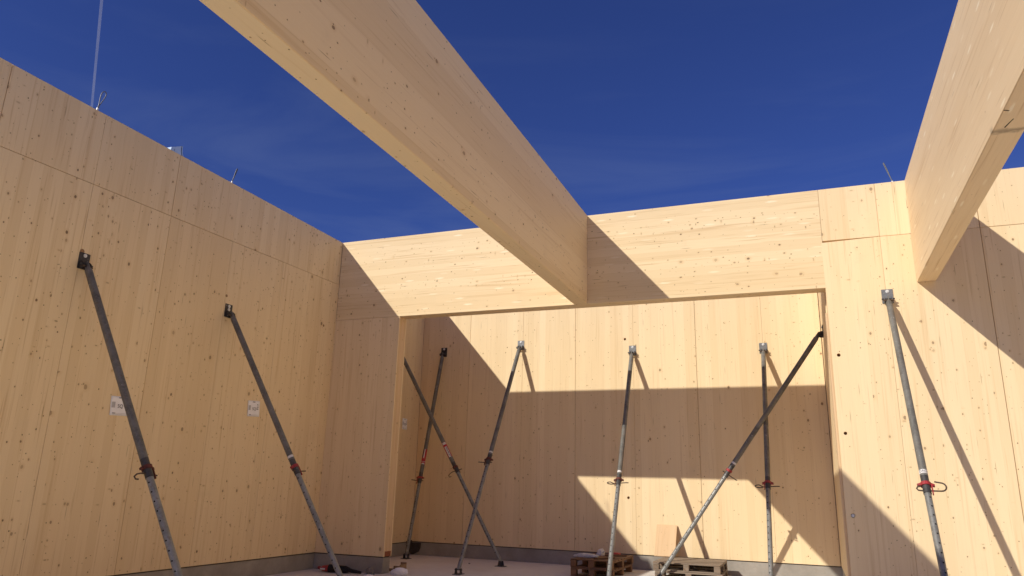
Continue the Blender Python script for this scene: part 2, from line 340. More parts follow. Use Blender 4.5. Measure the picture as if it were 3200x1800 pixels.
# left wall, in two tiers
cu = [-8.02, -6.92, -5.82, -4.72, -3.62, -2.54, -1.45, 0.0]
gp = [0, THIN, GAP, THIN, GAP, THIN, THIN, 0.0]
cu = [c*S for c in cu]
def hj(y):
    return U(0, 0, 0.618 + 0.0215*(y/S)).z if y/S > -7 else U(0, 0, 0.4675).z
low = split(cu, gp, lambda a: ZW, lambda a: hj(a)-GAP*0.8)
upp = split(cu, gp, lambda a: hj(a)+GAP*0.8, lambda a: ZT)
lw, lp = wall('timber_wall', 'long shaded timber wall on the left with two white paper sheets on it', 'y', 0.0, 1, 0.22, low+upp, [(-8.02*S, TJ*0.9, ZW, ZT)], MW_L, (0, -5, ZW))
# return wall between the left wall and the opening
rw, rp = wall('timber_wall', 'narrow shaded timber wall stub left of the wide opening, below the header beam', 'x', 0.0, -1, TJ,
    split([0.002, XL], [0, 0], lambda a: ZW, lambda a: Z0-0.004), [(0.002, XL, ZW+0.004, Z0-0.004)], MW_L, (0.6, 0.1, ZW), MW_END, [(0.002, XL, ZW, Z0-0.004)])
block('base_strip', [Vector(c)-Vector((0.6,0.1,ZW)) for c in bx((XL+0.001, 0.035, ZW+0.004), (XL+0.006, TJ-0.035, ZW+0.085))], M_REDWOOD, rw, 0.001)
# front wall right of the opening
zh = U(0,0,0.638).z
cr = [7.549, 8.245, 9.36, 10.46, 11.56, 12.66, 13.76, 14.86, 15.96, 17.06, 18.16, 20.0]; cr = [c*S for c in cr]; gr = [0, THIN, GAP]+[THIN, GAP]*4+[0]
lowr = split(cr, gr, lambda a: ZW, lambda a: zh-GAP*0.7); uppr = split(cr, gr, lambda a: zh+GAP*0.7, lambda a: ZT)
x_h = 7.560*S
t0 = lowr[0]; lowr[0] = t0[:4]+(t0[4]-0.022, t0[5])
uppr[0] = (x_h+0.003,)+uppr[0][1:]
fr, fp = wall('timber_wall', 'sunlit timber wall right of the opening, crossed by the shadow of the right beam', 'x', 0.0, -1, TJ,
    lowr+uppr, [(XR+0.002, XE, ZW, zh), (x_h+0.003, XE, zh, ZT)], MW_R, (9.0*S, 0.1, ZW), MW_END, [(XR, XE, ZW, zh)])
FL = Vector((9.0*S, 0.1, ZW))
# jamb lip below the header seat
block('jamb_board', [Vector(c)-FL for c in bx((XR-0.032, 0.012, ZW), (XR-0.0015, TJ-0.05, U(0,0,-0.335).z))], MW_END, fr, 0.002)
for u, v, rad in ((7.633, -0.887, 0.025), (7.628, -1.861, 0.023), (7.628, -2.829, 0.028)):
    p = U(u, 0, v) - FL; 
    for q_ in [fp[0]]+[c_ for c_ in fr.children if c_.name.startswith('core_layer')][:1]: cut(q_, (p.x, -0.2, p.z), (p.x, 0.03, p.z), rad)
p = U(7.628, 0, -2.829)-FL
MB().cyl((p.x, -0.097, p.z), (p.x, 0.02, p.z), 0.021, seg=16).obj('bolt_head', M_ZINC, fr)
# header beam over the opening
hb = thing('header_beam', (4.0, 0.1, Z0), 'broad sunlit timber header beam spanning the wide opening', 'beam'); HL = Vector((4.0, 0.1, Z0))
block('timber_block', [Vector(c)-HL for c in bx((0.003, 0.0, Z0), (x_h, TJ, ZT))], MW_H, hb, 0.003)
# room beyond the opening
cb = [0.0, 1.06, 2.19, 3.25, 4.35, 5.47, 6.6, 7.53]; cb = [c*S for c in cb]; gb = [0.001, GAP*0.8, THIN, GAP*0.8, THIN, GAP*0.8, THIN, 0.001]
bw_, bp_ = wall('timber_wall', 'back timber wall seen through the wide opening, partly in shadow', 'x', D, -1, 0.22,
    split(cb, gb, lambda a: ZW, lambda a: ZT), [(0.0, cb[-1]+0.1, ZW, ZT)], MW_B, (4.0, D, ZW))
BL = Vector((4.0, D, ZW))
for (u, v), i in (((4.197, 0.0805), 3), ((4.22, -2.731), 3)):
    p = U(u, 0, v) - BL; 
    for q_ in [bp_[i]]+[c_ for c_ in bw_.children if c_.name.startswith('core_layer')][:1]: cut(q_, (p.x, -0.2, p.z), (p.x, 0.12, p.z), 0.027)
c2 = [TJ+0.004, 1.5*S, D-0.004]
wall('timber_wall', 'shaded side timber wall in the left corner beyond the opening', 'y', 0.0, 1, 0.21, split(c2, [0, THIN, 0], lambda a: ZW, lambda a: ZT), [(TJ*0.5, D+0.15, ZW, ZT)], MW_B, (0, 1.8, ZW))
wall('timber_wall', 'side timber wall seen edge-on behind the right jamb of the opening', 'y', XBR, -1, 0.2, split([TJ+0.004, 1.9*S, D-0.012], [0, THIN, 0], lambda a: ZW, lambda a: ZT), [(TJ+0.004, D-0.012, ZW, ZT)], MW_B, (XBR, 1.8, ZW))
# the walls beside and behind the camera that close the hall
ce = [-28.0+2.5*i for i in range(12)]; ce[-1] = 0.0; ce = [c*S for c in ce]
wall('timber_wall', 'sunlit timber wall closing the hall on the right, outside the picture', 'y', XE, -1, 0.22, split(ce, [0]+[GAP, THIN]*5+[0], lambda a: ZW, lambda a: ZT), [(YR, 0, ZW, ZT)], MW_R, (XE, -5, ZW))
cx = [2.0*i for i in range(11)]; cx = [c*S for c in cx]
wall('timber_wall', 'timber wall behind the camera closing the hall, outside the picture', 'x', YR, 1, 0.22, split(cx, [0]+[GAP, THIN]*4+[GAP, 0], lambda a: ZW, lambda a: ZT), [(0, XE, ZW, ZT)], MW_L, (6, YR, ZW))

# ------------------------------------------------------------------ concrete plinths
def plinth(label, a, b, loc):
    e = thing('concrete_plinth', loc, label, 'plinth'); L = Vector(loc); (x0,y0,z0), (x1,y1,z1) = a, b
    block('concrete_block', [Vector(c)-L for c in bx((x0,y0,0.001), (x1,y1,ZW-0.018))], M_CONC, e, 0.006, 2)
    block('mortar_bed', [Vector(c)-L for c in bx((x0+0.012,y0+0.012,ZW-0.0175), (x1-0.012,y1-0.012,ZW-0.001))], M_MORTAR, e, 0)
ci = 0.014
plinth('concrete plinth under the long left timber wall', (-0.22, -8.02*S, 0), (-ci, 0.10, 0), (-0.1, -5, 0))
plinth('concrete plinth under the narrow wall stub left of the opening', (-0.0125, ci, 0), (XL-ci, TJ-ci, 0), (0.7, 0.15, 0))
plinth('concrete plinth under the back wall, behind the two pallet stacks', (-0.05, D+ci, 0), (XBR+0.1, D+0.22, 0), (4, D+0.1, 0))
plinth('concrete plinth in the dark left corner beyond the opening', (-0.22, TJ+0.01, 0), (-ci, D, 0), (-0.1, 1.8, 0))
plinth('concrete plinth under the side wall behind the right jamb', (XBR+ci, TJ+0.01, 0), (XBR+0.2, D, 0), (XBR+0.1, 1.8, 0))
plinth('concrete plinth under the sunlit front wall right of the opening', (XR+ci, ci, 0), (XE, TJ-ci, 0), (11, 0.15, 0))
plinth('concrete plinth under the right closing wall, outside the picture', (XE+ci, YR, 0), (XE+0.22, -0.001, 0), (XE+0.1, -5, 0))
plinth('concrete plinth under the wall behind the camera, outside the picture', (0, YR-0.22, 0), (XE, YR-ci, 0), (6, YR-0.1, 0))

# ------------------------------------------------------------------ roof beams
def beam(label, x0, x1, zb, mat, gap, extra=None):
    loc = Vector(((x0+x1)/2, 0, 0)); e = thing('glulam_beam', loc, label, 'beam')
    block('timber_block', [Vector(c)-loc for c in bx((x0, YR+0.004, zb), (x1, -gap, ZT))], mat, e, 0.006, 2)
    return e
beam('shaded centre roof beam running from the top of the picture to the header', 4.1447*S, 4.3484*S, Z0+0.002, MW_B1, 0.003)
b2 = beam('sunlit right roof beam with pale flecks and a grimy strap mark below', 8.6031*S, 8.8144*S, U(0,0,-0.0069).z, MW_B2, 0.009)
# pencil tick and plug marks under the right beam
BL2 = Vector(((8.6031+8.8144)/2*S, 0, 0)); zb = U(0,0,-0.0069).z
MB().prism([(9.965,-4.915,zb-0.0006), (9.975,-4.905,zb-0.0006), (10.005,-5.06,zb-0.0006), (9.998,-5.06,zb-0.0006)], (0,0,-0.0006)).obj('pencil_tick', M_HOLE, b2).location = -BL2
MB().prism([(9.895,-5.235,zb-0.0006), (9.935,-5.215,zb-0.0006), (9.94,-5.225,zb-0.0006), (9.9,-5.245,zb-0.0006)], (0,0,-0.0006)).obj('pencil_tick', M_HOLE, b2).location = -BL2

# ------------------------------------------------------------------ push-pull props
CAM = Vector(co.matrix_world.translation); CR = rt.copy()
def arc_patch(mb, p0, p1, r, d, half, seg=8):
    p0, p1 = Vector(p0), Vector(p1); a = (p1-p0).normalized(); t = (d-a*d.dot(a)).normalized(); b = a.cross(t); vs = []
    for i in range(seg+1):
        q = -half+2*half*i/seg; o = (t*math.cos(q)+b*math.sin(q))*r; vs += [p0+o, p1+o]
    mb.add(vs, [(2*i, 2*i+1, 2*i+3, 2*i+2) for i in range(seg)], True); return mb
def prop(label, P, n, F, tcol, hook='G', hs=1, hr=0.0, plate=M_PLATE, collar=M_RED, bolts=1, band=None, ru=0.043, rl=0.0365, upper=M_TUBE, hole_rot=0.5, plug=0.0):
    P = U(*P); F = U(*F); F.z = 0.0; n = Vector(n)
    e = thing('steel_prop', F, label, 'prop', 'steel props bracing the walls'); L = F.copy()
    piv = P + n*0.065; fp_ = F + Vector((0,0,0.075))
    ax = (fp_-piv).normalized(); ln = (fp_-piv).length
    tan = n.cross(Vector((0,0,1))).normalized()
    if tan.dot(CR) < 0: tan = -tan
    if abs(tan.dot(CR)) < 0.3: tan = -tan if tan.y < 0 else tan
    side = (tan - ax*tan.dot(ax)).normalized(); oth = ax.cross(side)
    at = lambda d: piv + ax*d - L
    tc_ = tcol*ln
    view = CAM-(piv+fp_)/2; view = (view-ax*view.dot(ax)).normalized()
    # wall bracket: plate, two ears, bolt
    z = Vector((0,0,1)); B = Matrix((tan, z, n)).transposed().to_4x4(); B.translation = P - L
    br = block('wall_bracket', [B @ Vector(c) for c in bx((-0.075,-0.065,0.001), (0.075,0.145,0.011))], plate, e, 0.002)
    for s in (-1, 1):
        MB().prism([B @ Vector(c) for c in ((s*0.047,-0.068,0.0115), (s*0.047,0.03,0.0115), (s*0.047,0.03,0.05), (s*0.047,0.0,0.092), (s*0.047,-0.045,0.092), (s*0.047,-0.068,0.05))], tan*0.008*s).obj('ear', plate, br)
    MB().cyl(B @ Vector((-0.085,-0.012,0.066)), B @ Vector((0.085,-0.012,0.066)), 0.011, seg=10).obj('pivot_bolt', M_DARKST, br)
    for k in range(bolts):
        zz = 0.112-0.054*k
        hd = MB().cyl(B @ Vector((0.002,zz,0.0112)), B @ Vector((0.002,zz,0.017)), 0.024, seg=18); hd.cyl(B @ Vector((0.002,zz,0.0172)), B @ Vector((0.002,zz,0.027)), 0.013, seg=6, smooth=False)
        hd.obj('bolt_head', M_ZINC, br)
    # tubes
    t1 = MB(); t1.prism([at(-0.02)-oth*0.03-side*0.008, at(-0.02)+oth*0.03-side*0.008, at(0.10)+oth*0.034-side*0.008, at(0.10)-oth*0.034-side*0.008], side*0.016)
    t1.cyl(at(0.055), at(0.11), 0.024, ru, seg=24); t1.cyl(at(0.11), at(tc_-0.10), ru, seg=24)
    up_ = t1.obj('upper_tube', upper, e)
    MB().cyl(at(0.045)-side*0.07, at(0.045)+side*0.07, 0.012, seg=10).obj('end_pin', M_RUST, up_)
    MB().cyl(at(tc_-0.10), at(tc_+0.13), ru*0.985, seg=24).obj('threaded_sleeve', M_DARKST, e)
    t2 = MB(); t2.cyl(at(tc_+0.12), at(ln-0.07), rl, seg=24); t2.cyl(at(ln-0.07), at(ln+0.0), rl, 0.02, seg=24)
    lo = t2.obj('lower_tube', M_TUBE2, e)
    hd_ = Matrix.Rotation(hole_rot, 3, ax) @ view; mh = MB(); d = tc_+0.19
    while d < ln-0.1:
        for s in (-1, 1): mh.cyl(at(d)+hd_*s*(rl-0.004), at(d)+hd_*s*(rl+0.0006), 0.0098, seg=10, smooth=False)
        d += 0.112
    ho = mh.obj('pin_holes', M_HOLE, lo); tag(ho, kind='stuff')
    # collar nut with ears and tab
    c = MB(); c.cyl(at(tc_-0.012), at(tc_+0.03), ru+0.013, seg=14, smooth=False)
    for s in (-1, 1):
        c.prism([at(tc_-0.008)+side*s*0.05+oth*0.018, at(tc_+0.024)+side*s*0.05+oth*0.018, at(tc_+0.03)+side*s*0.088+oth*0.012, at(tc_+0.004)+side*s*0.088+oth*0.012], -oth*0.03)
    hv = -1 if oth.dot(view) < 0 else 1
    c.prism([at(tc_+0.02)+side*hs*0.048+oth*hv*0.03, at(tc_+0.15)+side*hs*0.048+oth*hv*0.03, at(tc_+0.15)+side*hs*0.058+oth*hv*0.03, at(tc_+0.02)+side*hs*0.062+oth*hv*0.03], -oth*hv*0.024)
    c.obj('collar_nut', collar, e)
    # locking pin
    HK = 1.0 if hook == 'G' else 1.2
    H = lambda s, a_, o_=0.0: at(tc_+0.075+a_*HK) + (Matrix.Rotation(hr, 3, ax) @ side)*s*hs*HK + (Matrix.Rotation(hr, 3, ax) @ oth)*o_*HK
    if hook == 'G':
        pts = [H(-0.052,-0.045), H(-0.085,-0.04), H(-0.10,-0.015), H(-0.085,0.008), H(-0.05,0.012)] + [H(0.02*i, 0.012) for i in range(0, 8)]
        pts += [H(0.145+0.055*math.sin(q), -0.043+0.055*math.cos(q)) for q in [math.pi*k/9 for k in range(1, 9)]] + [H(0.12,-0.103), H(0.09,-0.11)]
    elif hook == 'J':
        pts = [H(0.09,0.02), H(0.02,0.01), H(-0.08,0.0), H(-0.13,0.01), H(-0.165,0.035), H(-0.16,0.06), H(-0.13,0.062)]
    elif hook == 'R':
        pts = [H(-0.15,0.012,0.02), H(-0.11,-0.004), H(-0.05,0.0), H(0.06,0.012)] + [H(0.11+0.055*math.sin(q), 0.0+0.016*math.cos(q), 0.05*math.cos(q)) for q in [math.pi*k/8 for k in range(0, 9)]] + [H(0.07,-0.018,-0.05)]
    else:
        pts = [H(-0.07,0.0), H(0.0,0.0), H(0.10,0.0), H(0.17,-0.004)]
    MB().tube(pts, 0.0088, 8).obj('locking_pin', M_RUST, e)
    # foot
    fb = Matrix.Translation(F-L) @ Matrix((tan, n, z)).transposed().to_4x4()
    ft = block('foot_plate', [fb @ Vector(c_) for c_ in bx((-0.075,-0.10,0.001), (0.075,0.10,0.010))], M_DARKST, e, 0.002)
    for s in (-1, 1):
        MB().prism([fb @ Vector(c_) for c_ in ((s*0.042,-0.05,0.0105), (s*0.042,0.05,0.0105), (s*0.042,0.03,0.10), (s*0.042,-0.03,0.10))], tan*0.008*s).obj('ear', M_DARKST, ft)
    MB().cyl(fb @ Vector((-0.07,0,0.075)), fb @ Vector((0.07,0,0.075)), 0.011, seg=10).obj('pivot_bolt', M_DARKST, ft)
    # stickers
    if band == 'small':
        arc_patch(MB(), at(tc_-0.165), at(tc_-0.13), ru+0.0008, view, 1.15).obj('paper_band', M_WHITE, e)
    elif band == 'text':
        pb = arc_patch(MB(), at(tc_-0.175), at(tc_-0.125), ru+0.0008, view, 1.5).obj('paper_band', M_WHITE, e)
        me = text_mesh('DAO', 0.045); b_ = ax.cross(view); s_ = 1 if b_.dot(CR) > 0 else -1
        for v in me.vertices:
            q = v.co.x*0.9/ru*s_; pos = at(tc_-0.15) - ax*v.co.y + (view*math.cos(q)+b_*math.sin(q))*(ru+0.0016); v.co = pos
        link('band_lettering', me, M_INK, pb)
    elif band == 'red':
        pb = MB().cyl(at(tc_-0.60), at(tc_-0.27), ru+0.0006, seg=24, caps=False).obj('sticker', M_SRED, e)
        w = MB(); arc_patch(w, at(tc_-0.60), at(tc_-0.40), ru+0.0012, Matrix.Rotation(0.15, 3, ax) @ view, 0.22); arc_patch(w, at(tc_-0.335), at(tc_-0.325), ru+0.0012, view, 1.5); arc_patch(w, at(tc_-0.30), at(tc_-0.27), ru+0.0012, view, 0.7)
        w.obj('sticker_stripe', M_WHITE, pb)
        arc_patch(MB(), at(tc_-0.60), at(tc_-0.42), ru+0.0012, Matrix.Rotation(0.9, 3, ax) @ view, 0.4).obj('sticker_print', M_INK, pb)
    elif band == 'white':
        pb = MB().cyl(at(tc_-0.56), at(tc_-0.22), ru+0.0006, seg=24, caps=False).obj('sticker', M_SRED, e)
        w = MB(); arc_patch(w, at(tc_-0.46), at(tc_-0.22), ru+0.0012, view, 0.62); arc_patch(w, at(tc_-0.555), at(tc_-0.505), ru+0.0012, view, 0.9)
        w.obj('sticker_stripe', M_WHITE, pb)
        w = MB(); dr = Matrix.Rotation(-0.2, 3, ax) @ view
        for k in range(7): arc_patch(w, at(tc_-0.445+k*0.031), at(tc_-0.445+k*0.031+0.016+0.006*(k % 2)), ru+0.0018, Matrix.Rotation(0.12*(k % 3-1), 3, ax) @ dr, 0.24-0.06*(k % 2), 4)
        w.obj('sticker_print', M_INK, pb)
    return e
prop('dark steel prop on the left wall nearest the camera, top plate with one white washer', (0,-4.667,-0.40), (1,0,0), (2.178,-4.667,0), 0.618, 'J', 1, plate=M_PLATED, collar=M_REDD, upper=M_TUBE, hole_rot=0.55, ru=0.045, rl=0.039)
prop('second steel prop on the left wall, top plate with two white washers', (0,-2.454,-0.44), (1,0,0), (2.262,-2.454,0), 0.588, 'pin', 1, plate=M_PLATED, collar=M_RED, bolts=2, band='small', hole_rot=0.5)
prop('steel prop with red and white sticker in the left corner beyond the opening', (0.4913,3.064,-0.05), (0,-1,0), (0.342,2.275,0), 0.640, 'pin', -1, plate=M_PLATED, collar=M_RED, band='red')
prop('steel prop on the back wall leaning left, sunlit at its top, second from the left', (2.149,3.064,0.02), (0,-1,0), (2.149,0.655,0), 0.566, 'pin', -1, collar=M_REDD, band='small')
prop('steel prop with white sticker sloping down right from behind the left jamb', (0,2.10,-0.19), (1,0,0), (2.249,2.10,0), 0.575, 'J', 1, hr=1.0, plate=M_PLATED, collar=M_REDD, band='white')
prop('steel prop on the back wall in front of the left pallet stack', (4.337,3.064,-0.175), (0,-1,0), (4.497,0.514,0), 0.622, 'R', -1, collar=M_REDD, band='small')
prop('near-vertical steel prop on the back wall, rightmost beyond the opening', (6.602,3.064,-0.228), (0,-1,0), (6.635,0.25,0), 0.617, 'R', -1, collar=M_RED)
prop('steel prop sloping down left from the right jamb to the pallets', (XBR/S,2.08,-0.18), (-1,0,0), (4.985,1.70,0), 0.573, 'pin', 1, hr=1.2, plate=M_PLATED, collar=M_RED, band='small')
prop('sunlit steel prop on the front wall right of the opening, bright red collar', (8.256,0,-0.20), (0,-1,0), (8.228,-2.46,0), 0.626, 'G', 1, band='text', collar=M_RED, hole_rot=2.6)

# ------------------------------------------------------------------ plugged holes on the left wall
for i, (u, v, r) in enumerate(((-4.7026, -0.2617, 0.030), (-2.518, -0.209, 0.022), (-0.3195, -0.154, 0.022))):
    p = U(0, u, v) - Vector((0, -5, ZW)); MB().cyl((-0.01, p.y, p.z), (0.0025, p.y, p.z), r, seg=18, smooth=False).obj('plug', simple('plug_wood', (0.33, 0.19, 0.09), 0.3, 25) if i == 0 else bpy.data.materials['plug_wood'], lw)

# ------------------------------------------------------------------ paper sheets
def paper(label, y, z, w, h, rot, big, marks=True):
    loc = U(0, y, z); loc.x = 0.0025; e = thing('paper_sheet', loc, label, 'paper sheet', 'paper sheets pinned to the walls')
    R_ = Matrix.Rotation(rot, 3, 'X'); N = 8; vs = []; fs = []
    hgt = lambda u, v: 0.002+0.005*abs(u)**3*(1 if v < 0 else 0.5)+0.0025*(math.sin(9*u+3*v)+1)*0.5
    for s in (0, 0.0008):
        for j in range(N+1):
            for i in range(N+1):
                a, b = i/N*2-1, j/N*2-1; q = R_ @ Vector((0, a*w/2, b*h/2)); vs.append((hgt(a, b)+s, q.y, q.z))
    K = (N+1)**2
    for s in (0, K): fs += [(s+j*(N+1)+i, s+j*(N+1)+i+1, s+(j+1)*(N+1)+i+1, s+(j+1)*(N+1)+i) for j in range(N) for i in range(N)]
    rim = [i for i in range(N+1)]+[j*(N+1)+N for j in range(1, N+1)]+[N*(N+1)+i for i in range(N-1, -1, -1)]+[j*(N+1) for j in range(N-1, 0, -1)]
    fs += [(rim[k], rim[(k+1) % len(rim)], K+rim[(k+1) % len(rim)], K+rim[k]) for k in range(len(rim))]
    me = MB(); me.add(vs, fs, True); sh = me.obj('sheet', M_PAPER, e)
    def mark(a0, b0, a1, b1, mat, nm):
        c = [R_ @ Vector((0, a*w/2, b*h/2)) for a, b in ((a0,b0),(a1,b0),(a1,b1),(a0,b1))]
        MB().prism([Vector((0.0105, q.y, q.z)) for q in c], (0.0004,0,0)).obj(nm, mat, sh)
    mark(-0.25, 0.80, 0.18, 0.88, M_INK, 'printed_line'); mark(-0.9, -0.2, -0.55, 0.4, M_INKG, 'printed_block')
    mark(-0.7, -0.78, 0.75, -0.755, M_INKG, 'printed_line'); mark(-0.75, -0.92, 0.8, -0.89, M_INKG, 'printed_line'); mark(-0.75, -0.80, -0.45, -0.73, M_INK, 'printed_line')
    t = text_mesh('SQ', h*0.27)
    for v in t.vertices: q = R_ @ Vector((0, v.co.x+big*w/2, v.co.y-0.02*h)); v.co = (0.0107, q.y, q.z)
    link('handwriting', t, M_INK, sh)
    if marks:
        for a, b in ((0.45,0.05),(0.62,0.12),(0.45,-0.12),(0.62,-0.1),(0.55,0.5),(0.6,0.32)): mark(a, b, a+0.13, b+0.1, M_INK, 'printed_block')
paper('white paper sheet on the left wall, half hidden behind the nearest prop', -3.905, -1.845, 0.30, 0.245, 0.05, -0.02, False)
paper('white paper sheet on the left wall beside the second prop, fully visible', -1.735, -1.54-0.105, 0.275, 0.25, 0.06, 0.05)
paper('small paper sheet in the shade beside the left jamb of the opening', 2.50, -1.49, 0.21, 0.24, 0.0, 0.0)

# ------------------------------------------------------------------ lifting loops on the wall tops
def loop(label, base, tip, width, wd):
    base, tip, wd = Vector(base), Vector(tip), Vector(wd).normalized(); L = base.copy(); h = tip-base
    e = thing('wire_loop', L, label, 'lifting loop', 'wire lifting loops on the wall tops')
    MB().cyl((0,0,-0.05), h*0.16, 0.014, seg=12).obj('ferrule', M_ZINC, e)
    pts = [h*0.14+wd*0.006]
    for k in range(1, 24):
        q = math.pi*k/24; pts.append(h*(0.15+0.85*math.sin(q)) + wd*width*1.55*math.cos(q)*math.sin(q)**1.6)
    pts.append(h*0.14-wd*0.006)
    MB().tube(pts, 0.0065, 8).obj('wire', M_PLATE, e)
loop('open teardrop wire lifting loop on top of the left wall', U(-0.03,-4.83,1.365), U(-0.03,-4.77,1.645), 0.05, (0,1,0.1))
loop('narrow wire lifting loop on the left wall, right of the blue strap', U(-0.03,-2.68,1.365), U(-0.03,-2.60,1.63), 0.012, (0.3,1,0))
loop('leaning wire lifting loop on top of the front wall, beside the right beam', U(8.49,0.1,1.365), U(8.395,0.1,1.69), 0.012, (1,0.2,0))
# blue strap lying over the left wall
bl = thing('blue_strap', U(-0.035,-3.65,1.37), 'folded light blue plastic strap on top of the left wall', 'strap')
def sheet(pts, wdt, th, name, mat, parent):
    m = MB(); n = len(pts); vs = []
    for p in pts:
        p = Vector(p); vs += [p, p+Vector(wdt), p+Vector(wdt)+Vector((0,0,th)), p+Vector((0,0,th))]
    fs = [(0,3,2,1), tuple(4*(n-1)+k for k in range(4))]
    for i in range(n-1): fs += [(4*i+k, 4*i+(k+1) % 4, 4*i+4+(k+1) % 4, 4*i+4+k) for k in range(4)]
    return m.add(vs, fs).obj(name, mat, parent)
m = MB(); prof = [(-0.15,0.0),(-0.145,0.05),(-0.05,0.10),(0.035,0.145),(0.055,0.148),(0.053,0.10),(0.066,0.05),(0.092,0.0)]
m.prism([(0.034,a,b) for a, b in prof], (-0.14,0,0)).obj('folded_sheet', M_BLUE, bl)
m = MB(); m.prism([(0.0355,0.028,0.14),(0.0355,0.036,0.141),(0.0355,0.042,0.05),(0.0355,0.068,0.001),(0.0355,0.058,0.001),(0.0355,0.033,0.05)], (0.003,0,0)).obj('dark_edge', M_BLUED, bl)
m = MB(); m.prism([(0.0355,-0.088,0.043),(0.0355,-0.084,0.045),(0.0355,-0.088,0.01),(0.0355,-0.092,0.01)], (0.002,0,0)).obj('crease', M_BLUED, bl)

# ------------------------------------------------------------------ pallets
def pallet(label, x, y, z, w, d, rot, mx_, my_, seed):
    rn = random.Random(seed); e = thing('pallet', (x, y, z), label, 'pallet', 'wooden pallets stacked by the back wall'); e.rotation_euler.z = rot
    def pc(nm, a, b, mat): 
        j = lambda: rn.uniform(-0.004, 0.004)
        block(nm, [(Vector(c)+Vector((j(), j(), 0))) for c in bx(a, b)], mat, e, 0.002)
    n = 7; bw = d/n
    for k in range(n):
        y0 = -d/2+k*bw; pc('deck_board', (-w/2, y0+rn.uniform(0.008,0.026), 0.122), (w/2, y0+bw-rn.uniform(0.008,0.026), 0.143+rn.uniform(-0.001,0.001)), mx_)
    for xx in (-w/2+0.05, 0, w/2-0.05):
        pc('cross_board', (xx-0.05, -d/2+0.002, 0.1), (xx+0.05, d/2-0.002, 0.121), my_)
        for yy in (-d/2+0.06, 0, d/2-0.06): pc('spacer_block', (xx-0.049, yy-0.058, 0.022), (xx+0.049, yy+0.058, 0.0995), my_)
    for yy in (-d/2+0.06, 0, d/2-0.06): pc('bottom_board', (-w/2, yy-0.05, 0.001), (w/2, yy+0.05, 0.0215), mx_)
    return e
PA = ((3.674+4.345)/2*S, (1.45+2.70)/2*S); pw, pd = 0.665*S, 1.24*S
pallet('brown pallet at the bottom of the left stack, by the back wall', PA[0], PA[1], 0.001, pw, pd, -0.02, M_PALO, M_PALOY, 1)
pallet('brown pallet on top of the left stack, littered with plastic', PA[0]+0.005, PA[1]+0.01, 0.1455, pw, pd, -0.045, M_PALO, M_PALOY, 2)
PB = ((4.885+5.866)/2*S-0.02, (1.83+2.86)/2*S); pw2, pd2 = 0.99*S, 1.05*S
pallet('pale pallet at the bottom of the right stack, by the back wall', PB[0]+0.02, PB[1]-0.02, 0.001, pw2, pd2, 0.03, M_PAL, M_PALY, 3)
pallet('pale sunlit pallet on top of the right stack', PB[0], PB[1], 0.1455, pw2, pd2, 0.0, M_PAL, M_PALY, 4)
# things on the pallets
def lump(name, label, cat, loc, size, mat, seed, sub=3, rough=0.35, flat=True):
    rn = random.Random(seed); bm = bmesh.new(); bmesh.ops.create_icosphere(bm, subdivisions=sub, radius=1.0)
    ph = [Vector((rn.uniform(-1,1), rn.uniform(-1,1), rn.uniform(-1,1))).normalized() for _ in range(9)]; am = [rn.uniform(0.3, 1.0) for _ in ph]
    for v in bm.verts:
        q = v.co.normalized(); r = 1+rough*sum(a*(abs(q.dot(p))**3-0.25) for p, a in zip(ph, am))*0.5+rn.uniform(-1,1)*rough*0.16
        v.co = Vector((q.x*r*size[0], q.y*r*size[1], max(q.z*r, -0.35)*size[2]+0.35*size[2]))
    me = bpy.data.meshes.new(name); bm.to_mesh(me); bm.free()
    o = link(name, me, mat, None, loc); return tag(o, label, cat)
zt = 0.2895
def onP(x, y, z=zt): return Vector((x*S, y*S, z))
lump('plastic_bag', 'crumpled clear plastic bag on the left pallet stack, larger one', 'plastic bag', onP(3.80,1.86), (0.20,0.13,0.055), M_PLASTIC, 3, rough=0.6)
lump('plastic_bag', 'small upright crumpled plastic bag behind the larger one on the pallets', 'plastic bag', onP(3.90,2.38), (0.10,0.09,0.075), M_PLASTIC, 5, rough=0.7)
o = lump('red_cloth', 'small red cloth lying on the left pallet stack', 'cloth', onP(4.07,2.62), (0.13,0.12,0.035), M_SRED, 8, rough=0.5)
for lab, x, y, l, w_, r_, k in (('brown board offcut lying across the left pallet stack near its front', 4.12, 1.78, 0.42, 0.09, 0.95, 0), ('brown board offcut at the back of the left pallet stack', 4.16, 2.36, 0.40, 0.10, 0.5, 1)):
    e = block('board_offcut', bx((-l/2,-w_/2,0), (l/2,w_/2,0.022)), M_PALO, None, 0.002); e.location = onP(x, y, 0.2905); e.rotation_euler.z = r_; tag(e, lab, 'board')
# board leaning against the back wall
lean = math.radians(32.2); bo = block('leaning_board', bx((-0.195,-0.012,0), (0.195,0.012,0.655)), MW_END, None, 0.002)
bo.location = (5.611, D-0.372, 0.2965); bo.rotation_euler = (-lean, 0, 0); tag(bo, 'pale timber board leaning on the back wall above the right pallet stack', 'board')

